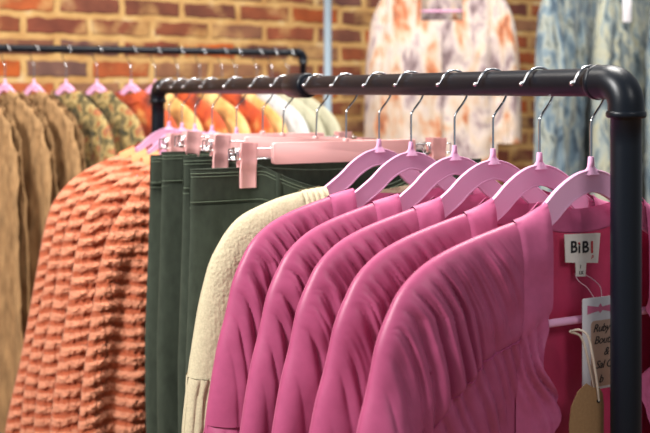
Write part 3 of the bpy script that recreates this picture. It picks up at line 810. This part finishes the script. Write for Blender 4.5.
# ------------------------------------------------------------------ green trousers
def trousers(key, label, W, top, seed, btop):
    t = thing('trousers', label, 'trousers', hl(HP[key]), RZ, 'green trousers on clip hangers')
    Wc = .176
    def out(d): return W + .012 * ss(top, top + .5, d)
    def front_top(x): return top + .042 * np.maximum(0, 1 - (np.abs(x) / .15) ** 2) * 1.0
    def back_top(x): return btop + .010 * np.maximum(0, 1 - (np.abs(x) / .15) ** 2)
    def yv(x, d, side):
        ax = np.abs(x); o = out(d)
        T = .010 + .016 * ss(top, top + .3, d)
        pin = np.exp(-((ax - Wc) / .035) ** 2) * (1 - ss(top + .02, top + .12, d))
        sag = (.022 if side < 0 else .012) * np.maximum(0, 1 - (ax / .17) ** 2) * (1 - ss(top, top + .35, d) * .6)
        v = (T + sag) * (1 - .55 * pin) * np.sqrt(np.maximum(0, 1 - (ax / o) ** 8))
        v = v + .004 * vnoise2(x / .05 + seed, d / .3, seed + side) * ss(.0, .03, o - ax) * ss(.02, .2, d - top)
        v = v + .0022 * vnoise2((x + .4 * d) / .016, d / .12, seed + 7 + side) * ss(.0, .03, o - ax) * ss(.05, .09, d - top)
        return side * v + .006 * vnoise(x / .2 + 3, seed + 20)
    def surf(xn, d0, d1, side, nu, nv, off=0.0, lump=None):
        """xn normalised -1..1 columns; between depth functions"""
        xs = np.linspace(xn[0], xn[1], nu)
        xs = np.sign(xs) * (1 - (1 - np.abs(xs)) ** 1.6)
        q = np.linspace(0, 1, nv)
        x0 = xs * W
        a = d0(x0); b_ = d1(x0)
        d = a[:, None] + (b_ - a)[:, None] * q
        x = xs[:, None] * out(d)
        y = yv(x, d, side)
        y = y + side * off
        if lump is not None: y = y + side * lump(q)[None]
        return np.stack([x, y, -(d + ZO)], -1)
    wb = .054
    mb = MB()
    def lum(q): return .0016 - .0016 * np.exp(-(q / .05) ** 2) - .0012 * np.exp(-((1 - q) / .04) ** 2) - .0008 * np.exp(-((q - .10) / .02) ** 2) - .0008 * np.exp(-((q - .16) / .02) ** 2) - .0008 * np.exp(-((q - .9) / .02) ** 2)
    for side, tf in ((-1, front_top), (1, back_top)):
        P = surf((-1, 1), tf, lambda x, tf=tf: tf(x) + wb, side, 110, 44, off=.0012, lump=lum)
        mb.grid(P, flip=(side > 0))
        Pi = surf((-1, 1), tf, lambda x, tf=tf: tf(x) + wb, side, 60, 10, off=-.001)
        mb.grid(Pi, flip=(side < 0))
        mb.tube(np.stack([P[:, 0, 0], P[:, 0, 1], P[:, 0, 2]], -1), .0013, n=6)
    mb.build('waistband', M['green'], t)
    for side, tf in ((-1, front_top), (1, back_top)):
        for k in (.012, .017, .094):
            pass
    st = MB()
    for q in (.006, .011, .049, .058):
        P = surf((-1, 1), lambda x: front_top(x) + q, lambda x: front_top(x) + q + .001, -1, 90, 2, off=.0030 if q < .05 else .0009)
        st.tube(P[:, 0], .0006, n=5)
    st.build('stitching', M['green_thread'], t)
    crotch = top + .33; hemd = top + .98
    for sgn in (-1, 1):
        mb = MB()
        for side, tf in ((-1, front_top), (1, back_top)):
            P = surf((0, 1), lambda x, tf=tf: tf(x) + wb, lambda x: 0 * x + crotch, side, 60, 60)
            # leg part: inner edge closes below the crotch
            xs = np.linspace(0, 1, 60); xs = 1 - (1 - xs) ** 1.6
            q = np.linspace(0, 1, 50)[None, :]
            d = crotch + (hemd - crotch) * q + 0 * xs[:, None]
            o = out(d) - .02 * q
            inner = .012 * ss(0, .3, q)
            x = inner + (o - inner) * xs[:, None]
            y = yv(np.clip(xs[:, None] * out(d), 0, None), d, side)
            close = 1 - ss(0, .2, q) * (1 - np.sqrt(1 - (1 - np.clip((x - inner) / .05, 0, 1)) ** 2))
            L = np.stack([x, y * close, -(d + ZO)], -1)
            P = np.concatenate([P, L[:, 1:]], 1)
            if sgn < 0: P[..., 0] *= -1
            mb.grid(P, flip=((side > 0) == (sgn > 0)))
        # side seam
        dd = np.linspace(top + wb, hemd, 60)
        mb.build('trouser_leg', M['green'], t)
    for x0, side in ((-.128, -1), (.128, -1), (-.14, 1), (.14, 1), (0, 1)):
        tf = front_top if side < 0 else back_top
        ta = float(tf(np.array(x0)))
        d = np.linspace(ta - .002, ta + wb + .006, 14)
        y = np.array([float(yv(np.array(x0), np.array(max(v, ta)), side)) for v in d]) + side * (.0028 + .0018 * np.sin(np.linspace(0, np.pi, 14)))
        mb = MB()
        P = np.stack([np.stack([x0 + k + 0 * d, y, -(d + ZO)], -1) for k in (-.006, -.0055, 0, .0055, .006)])
        P[0, :, 1] -= side * .0018; P[-1, :, 1] -= side * .0018
        mb.grid(P, flip=(side > 0)); mb.build('belt_loop', M['green'], t)
    return t
trousers('tr4', 'frontmost dark green trousers, waistband clipped just behind the cream sweater', .268, .119, 5, .120)
trousers('tr3', 'dark green trousers clipped right behind the frontmost pair', .243, .107, 9, .108)
trousers('tr2', 'third pair of dark green trousers counting back from the cream sweater', .236, .106, 13, .107)
trousers('tr1', 'rearmost dark green trousers hanging against the peach jackets', .226, .117, 17, .118)

# ------------------------------------------------------------------ peach fuzzy jackets
def jacket(key, label, ridge, outer, seed, rz=0):
    def phase(t, d): return (d + .012 * vnoise(t / .09, seed + 2) + .004 * vnoise2(t / .03, d / .05, seed + 3) - .10 * np.maximum(0, np.abs(t) - .19)) / .0268
    def rib(at, t, b, d, D, sd, side):
        st = .5 + .5 * np.cos(2 * np.pi * phase(t, d)); st = st ** .6
        vt = np.abs(np.sin(np.pi * (t / .0185 + .35 * vnoise(d / .12, sd)))) ** .5
        e = ss(.0, .012, D)
        return (.0070 * st - .0040 + .0030 * vt) * (.35 + .65 * e) + (.0028 * vnoise2(t / .007, d / .007, sd + 4) + .0018 * vnoise2(t / .003, d / .003, sd + 6)) * (.4 + .6 * e)
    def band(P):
        """1 on the plush ribs, 0 in the darker coloured grooves between them"""
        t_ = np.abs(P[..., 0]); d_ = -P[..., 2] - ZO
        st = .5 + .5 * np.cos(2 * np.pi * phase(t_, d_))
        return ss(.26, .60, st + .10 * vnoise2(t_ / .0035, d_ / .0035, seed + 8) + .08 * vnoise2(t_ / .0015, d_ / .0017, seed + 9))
    g = Garment(ridge, outer, .86, .07, seed=seed, T=(.017, .023), R=.040, t_arm=.205, armpit=.30, crease=.022, fold=.010, period=.050, lean=.03, broad=.008, rib=rib, close=0)
    t = thing('jacket', label, 'jacket', hl(HP[key]), RZ + math.radians(rz), 'peach fuzzy jackets on the front rack')
    for sgn in (-1, 1):
        mb = MB(); n = 1 if sgn < 0 else .35
        for side in (-1, 1):
            m_ = n * (1 if side < 0 else .5)
            P = g.patch(.205, g.W, 0, lambda x: .78 - float(g.ridge(np.array(x))), side, int(80 * m_) + 10, int(430 * m_), sgn, tpw=1.6, pw=1.1)
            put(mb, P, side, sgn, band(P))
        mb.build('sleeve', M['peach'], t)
    mb = MB()
    for sgn in (-1, 1):
        n = 1 if sgn < 0 else .35
        for side in (-1, 1):
            m_ = n * (1 if side < 0 else .5)
            P = g.patch(.115, .205, 0, lambda x: g.hem - float(g.ridge(np.array(x))), side, int(90 * m_) + 8, int(400 * m_), sgn, pw=1.1)
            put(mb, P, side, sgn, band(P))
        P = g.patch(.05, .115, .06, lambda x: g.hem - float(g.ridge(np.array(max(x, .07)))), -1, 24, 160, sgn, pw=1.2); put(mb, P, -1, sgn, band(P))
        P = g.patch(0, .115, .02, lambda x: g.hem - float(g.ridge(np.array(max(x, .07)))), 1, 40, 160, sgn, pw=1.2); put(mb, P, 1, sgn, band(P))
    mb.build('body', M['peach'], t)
    gr = g.rib; g.rib = None
    mb = MB()
    for sgn in (-1, 1):
        put(mb, g.patch(.088, .124, 0, .07, -1, 20, 20, sgn, off=.005), -1, sgn)
        put(mb, g.patch(0, .124, 0, .03, 1, 30, 14, sgn, off=.005), 1, sgn)
    mb.build('collar', M['orange_lining'], t)
    g.rib = gr
    return t
JR = [(.060, .116), (.075, .1265), (.094, .1365), (.12, .1435), (.15, .149), (.183, .160), (.205, .183), (.222, .205), (.240, .232)]
JR2 = [(.060, .116), (.075, .1275), (.094, .1385), (.13, .153), (.168, .167), (.20, .182), (.225, .198), (.245, .214), (.260, .231)]
jacket('pe5', 'frontmost peach ribbed fuzzy jacket, touching the green trousers', JR, [(.267, .262), (.32, .278), (.40, .293), (.648, .324), (.9, .345)], 101)
jacket('pe4', 'second peach fuzzy jacket counting back from the green trousers', JR2, [(.272, .280), (.33, .295), (.43, .310), (.65, .343), (.9, .36)], 113)
jacket('pe3', 'middle one of the five peach fuzzy jackets', JR2, [(.272, .282), (.33, .298), (.43, .314), (.65, .352), (.9, .37)], 127)
jacket('pe2', 'peach fuzzy jacket second from the far post', JR2, [(.272, .283), (.33, .299), (.43, .316), (.65, .359), (.9, .38)], 139)
jacket('pe1', 'rearmost peach fuzzy jacket, its sleeve overlapping the tan cardigans', JR2, [(.272, .284), (.33, .300), (.43, .318), (.606, .350), (.765, .383), (.9, .395)], 151)

# ------------------------------------------------------------------ rear rack on the left
BA = np.array([-.9335, 2.9]); BB = np.array([-.0708, 3.25]); BD = (BB - BA) / np.linalg.norm(BB - BA); BRZ = math.atan2(-BD[0], BD[1])
BRH = EYE + .123; B_R = .0115
blen = np.linalg.norm(BB - BA)
def b_at(px):
    k = (px - 325) / F
    s = (k * BA[1] - BA[0]) / (BD[0] - k * BD[1])
    return BA + BD * s
# rack frame: x along the rail from its right end
rr = thing('garment_rack', 'black pipe garment rack at the back left against the brick wall', 'clothes rack', (BB[0], BB[1], 0), math.atan2(BD[1], BD[0]))
L2 = blen + .55
mb = MB(); mb.tube([(-x, 0, BRH) for x in np.linspace(.01, L2 - .01, 20)], B_R, n=24); mb.build('rail', M['black_pipe'], rr)
for xx, sg in ((0, -1), (-L2, 1)):
    mb = MB(); mb.tube([(xx, 0, z) for z in np.linspace(.03, BRH - .02, 10)], .0105, n=24); mb.build('post', M['black_pipe'], rr)
    mb = MB(); rb = .02
    mb.tube([(xx + sg * .035, 0, BRH)] + [(xx + sg * (rb - rb * math.sin(a)), 0, BRH - (rb - rb * math.cos(a))) for a in np.linspace(0, math.pi / 2, 10)] + [(xx, 0, BRH - .035)], .0145, n=24)
    mb.build('elbow', M['black_pipe'], rr)
    mb = MB(); mb.tube([(xx, 0, 0), (xx, 0, .018), (xx, 0, .03), (xx, 0, .045)], [.04, .04, .018, .015], n=24); mb.build('foot_flange', M['black_pipe'], rr)

BROT = math.atan2(BD[1], BD[0]) + math.pi / 2      # so that local -x (the side worked out above) points to the viewer
BH = [(-26, 'tan', None), (5, 'tan', None), (34, 'tan', None), (66, 'olive', None), (97, 'olive', None), (131, 'orange', None), (155, 'amber', None), (178, 'orange', None),
      (200, 'amber', None), (222, 'orange', None), (236, 'amber', None), (257, 'white', None), (272, 'sage', None), (288, 'sage', None)]
BYAW = math.radians(24)
b_locs = []
for px, _, _ in BH:
    p = b_at(px); b_locs.append((p[0], p[1], BRH + B_R - .0160))
HB = ['pink hanger at the left edge of the rear rack, inside the cropped cardigan', 'pink hanger above the first whole tan cardigan on the rear rack', 'pink hanger of the tan cardigan next to the olive floral top',
      'pink hanger of the left olive floral top', 'pink hanger of the olive floral top with the flared sleeve', 'pink hanger of the leftmost orange top, left of the front rack far post',
      'pink hanger on the rear rack directly above the far post of the front rack', 'pink hanger third from the far post on the rear rack', 'pink hanger of the middle amber top on the rear rack',
      'pink hanger of the rightmost orange top on the rear rack', 'pink hanger of the last amber top before the white one', 'pink hanger of the white top on the rear rack', 'pink hanger of the left sage top on the rear rack', 'pink hanger at the right end of the rear rack, next to its elbow']
# local -x must point to the viewer; the front of each top faces right
vx = math.atan2(BD[1], BD[0]) - math.pi / 2          # direction from the rail to the viewer
HRZ = vx + math.pi + BYAW                              # rotation whose local -x axis points that way
hb = None
for i, ((px, kind, _), loc) in enumerate(zip(BH, b_locs)):
    if hb is None: hb = velvet_hanger(HB[i], loc, HRZ, 'hangers on the rear rack', ARM_SMALL, .78)
    else: dup(hb, loc, HRZ, HB[i], 'hangers on the rear rack')

def top_simple(name, label, cat, loc, rz, mats, ridge, outer, hem, neck, seed, sleeve_end, group=None, T=(.018, .030), t_arm=.20, fold=.004, res=1.0, collar=True, rib=None, flounce=None, scale_fold=.04, broad=.008, front_open=.09):
    g = Garment(ridge, outer, hem, neck, seed=seed, T=T, R=.045, t_arm=t_arm, armpit=.30, crease=.014, fold=fold, period=scale_fold, lean=.03, broad=broad, close=0, rib=rib)
    t = thing(name, label, cat, loc, rz, group)
    n = int(36 * res); m_ = int(70 * res)
    for sgn in (-1, 1):
        mb = MB()
        for side in (-1, 1):
            put(mb, g.patch(t_arm, g.W, 0, lambda x: sleeve_end - float(g.ridge(np.array(x))), side, n, m_, sgn, tpw=1.8), side, sgn)
        sl = mb.build('sleeve', mats[0], t, weld=3e-5)
        if flounce:
            def fl(at, b, d, D, sd): return .02 * ss(sleeve_end, sleeve_end + .08, d) + .010 * (pleat(at / .02, sd + 80, .8) - .4) * ss(sleeve_end - .002, sleeve_end + .03, d)
            mb = MB()
            for side in (-1, 1):
                put(mb, g.patch(t_arm, g.W, lambda x: sleeve_end - float(g.ridge(np.array(x))), lambda x: sleeve_end + flounce - float(g.ridge(np.array(x))), side, n, 16, sgn, pw=1, tpw=1.6, extra=fl), side, sgn)
            mb.build('flounce', mats[0], sl)
    mb = MB()
    for sgn in (-1, 1):
        put(mb, g.patch(neck, t_arm, 0, lambda x: hem - float(g.ridge(np.array(x))), -1, n, m_, sgn), -1, sgn)
        put(mb, g.patch(0, t_arm, 0, lambda x: hem - float(g.ridge(np.array(max(x, neck)))), 1, n, m_, sgn), 1, sgn)
        put(mb, g.patch(0, neck, front_open, lambda x: hem - float(g.ridge(np.array(max(x, neck)))), -1, n // 2, m_, sgn), -1, sgn)
    mb.build('body', mats[0], t, weld=3e-5)
    if collar:
        mb = MB()
        for sgn in (-1, 1):
            put(mb, g.patch(neck, neck + .03, 0, .08, -1, 8, 24, sgn, off=.004), -1, sgn)
            put(mb, g.patch(0, neck + .03, 0, .03, 1, 16, 12, sgn, off=.004), 1, sgn)
        mb.build('collar', mats[-1], t)
    return t
def cable(at, t, b, d, D, sd, side):
    return .012 * np.abs(np.sin(np.pi * (t / .042 + .12 * np.sin(d / .02)))) ** .7 - .008 * ss(.0, .03, D) + .002 * vnoise2(t / .01, d / .01, sd)
TR = [(.035, .100), (.06, .109), (.10, .128), (.14, .147), (.18, .170), (.205, .190), (.222, .212), (.232, .233)]
TO = [(.30, .253), (.45, .268), (.75, .285)]
LB = {0: 'tan cable knit cardigan at the far left, half out of frame', 1: 'middle tan cable knit cardigan on the rear rack', 2: 'rightmost tan cable knit cardigan, next to the olive floral tops',
      3: 'olive floral top beside the tan cardigans', 4: 'olive floral top with a flared short sleeve, right of the other olive top', 5: 'orange top beside the olive floral tops, left of the far post',
      6: 'amber top seen just right of the far post of the front rack', 7: 'orange patterned top second from the far post', 8: 'amber patterned top between two orange ones', 9: 'orange patterned top left of the last amber top',
      10: 'amber top beside the white top on the rear rack', 11: 'plain white top on the rear rack', 12: 'pale sage top beside the white top', 13: 'pale sage top at the right end of the rear rack'}
MM = {'tan': 'tan_knit', 'olive': 'olive_floral', 'orange': 'orange_floral', 'amber': 'amber_floral', 'white': 'white_cloth', 'sage': 'sage_cloth'}
NM = {'tan': ('cardigan', 'cardigan', 'tan cardigans on the rear rack'), 'olive': ('blouse', 'blouse', 'olive floral tops on the rear rack'), 'orange': ('blouse', 'blouse', 'orange and amber tops on the rear rack'),
      'amber': ('blouse', 'blouse', 'orange and amber tops on the rear rack'), 'white': ('blouse', 'blouse', None), 'sage': ('blouse', 'blouse', 'sage tops on the rear rack')}
for i, ((px, kind, _), loc) in enumerate(zip(BH, b_locs)):
    nm, ct, gp = NM[kind]
    mt = M[MM[kind]]
    kw = dict(T=(.014, .020)) if i < 9 else dict(T=(.009, .012))
    top_simple(nm, LB[i], ct, loc, HRZ, [mt], TR, [(.26, .268), (.30, .292), (.45, .33)] if i == 4 else TO, 1.2 if kind == 'tan' else .66, .060, 200 + i * 7,  1.05 if kind == 'tan' else ((.275 if i == 4 else .45) if kind == 'olive' else .55), gp,
               rib=cable if kind == 'tan' else None, flounce=None, fold=.008, **kw)

# ------------------------------------------------------------------ printed dress facing out, and the blue dresses
def at_px(px, Z): return np.array([(px - 325) / F * Z, Z])
DZ = 3.72
D_TOP = EYE + .56
px0 = at_px(327.7, DZ)[0]
dr = thing('display_rack', 'pale grey pipe rack whose post stands before the brick wall, left of the printed dress', 'clothes rack', (px0, DZ, 0))
pr_ = 4.0 * DZ / F
mb = MB(); mb.tube([(x, 0, D_TOP + .0160 - .0125) for x in np.linspace(.005, 1.9, 12)], .0125, n=24); mb.build('rail', M['grey_paint'], dr)
for xx in (0, 1.905):
    mb = MB(); mb.tube([(xx, 0, z) for z in (.02, .5, 1, 1.5, D_TOP + .02)], pr_, n=28); mb.build('post', M['grey_paint'], dr)
    mb = MB(); mb.tube([(xx, 0, 0), (xx, 0, .018), (xx, 0, .03), (xx, 0, .045)], [.05, .05, .022, .019], n=24); mb.build('foot_flange', M['grey_paint'], dr)
dp = at_px(442, DZ)
DRI = [(.06, .125), (.09, .140), (.13, .152), (.17, .165), (.20, .182), (.225, .21), (.238, .233)]
top_simple('dress', 'cream dress printed with orange and mauve blotches, facing out before the brick wall', 'dress', (dp[0], dp[1], D_TOP), math.radians(-8), [M['dress_print']], DRI,
           [(.30, .262), (.40, .277), (.60, .286), (.9, .29), (1.2, .30), (1.5, .31)], 1.45, .075, 401, .74, T=(.02, .05), t_arm=.175, fold=.014, scale_fold=.035, broad=.012, res=1.4, front_open=.16)
dup(h0, (dp[0], dp[1], D_TOP), math.radians(-8), 'pink hanger inside the printed dress before the brick wall', 'hangers on the grey rack')
for px, rz, seed, mk, lab, hlab in ((574, 50, 411, 'blue_print', 'blue marbled dress right of the bare brick strip', 'pink hanger of the left blue marbled dress'),
                                 (682, 50, 437, 'blue_print', 'bluish marbled dress right of the near post, at the right edge', 'pink hanger of the marbled dress at the right edge'),
                                 (629, 50, 423, 'grey_print', 'grey green marbled dress behind the black elbow', 'pink hanger of the grey green marbled dress')):
    p = at_px(px, DZ)
    top_simple('dress', lab, 'dress', (p[0], p[1], D_TOP), math.radians(rz), [M[mk]], TR, [(.30, .246), (.45, .254), (.9, .262), (1.4, .28)], 1.3, .046, seed, 1.25, 'marbled dresses on the grey rack', T=(.02, .045), fold=.012, scale_fold=.035, broad=.012)
    dup(hb, (p[0], p[1], D_TOP), math.radians(rz), hlab, 'hangers on the grey rack')
p = at_px(627, 3.55)
tg = thing('hang_tag', 'white paper tag on the grey green marbled dress at the top of the picture', 'tag', (p[0], p[1], EYE + (91 - 22) / F * 3.55), math.radians(14))
mb = MB(); rbox(mb, (0, 0, .045), (.034, .0008, .09), .002); mb.build('card', M['white_card'], tg)
mb = MB(); mb.tube([(0, 0, .085), (.004, .01, .12), (.006, .05, .16)], .0008, n=6); mb.build('string', M['cord'], tg)

# ------------------------------------------------------------------ light
wd = bpy.data.worlds.new('world'); S.world = wd; wd.use_nodes = True
bgn = wd.node_tree.nodes['Background']; bgn.inputs[0].default_value = (.86, .92, 1.0, 1); bgn.inputs[1].default_value = .25
def area(name, loc, size, power, col=(1, 1, 1), target=None, sy=None):
    l = bpy.data.lights.new(name, 'AREA'); l.energy = power; l.color = col; l.shape = 'RECTANGLE'; l.size = size; l.size_y = sy or size
    o = bpy.data.objects.new(name, l); COL.objects.link(o); o.location = loc
    d = Vector(target if target else (loc[0], loc[1], 0)) - Vector(loc)
    o.rotation_euler = d.to_track_quat('-Z', 'Y').to_euler()
    return o
area('ceiling_light', (-1.7, .5, 2.7), .6, 74, (1, .98, .96), (.0, 1.5, 1.2))
area('ceiling_light', (1.2, -.9, 2.9), .7, 11, (1, .98, .95), (.2, 1.2, 1.2))
area('ceiling_light', (.4, 1.9, 3.1), .7, 46, (1, .96, .90))
area('ceiling_light', (-1.0, 2.2, 3.1), .8, 18, (1, .93, .85), (-.9, 2.6, 1))
area('ceiling_light', (1.0, 2.8, 3.1), .9, 16, (1, .95, .88))
# ------------------------------------------------------------------ camera
cd = bpy.data.cameras.new('camera'); cam = bpy.data.objects.new('camera', cd); COL.objects.link(cam)
cam.location = (0, 0, EYE); cam.rotation_euler = (math.pi / 2, 0, 0)
cd.sensor_width = 36; cd.lens = 36 * F / 650; cd.shift_y = -(216.5 - 91) / 650
cd.clip_start = .05
cd.dof.use_dof = True; cd.dof.focus_distance = 1.27; cd.dof.aperture_fstop = 6.0
S.camera = cam
S.view_settings.view_transform = 'Standard'; S.view_settings.look = 'None'; S.view_settings.exposure = .40; S.view_settings.gamma = 1
S.view_settings.use_curve_mapping = False
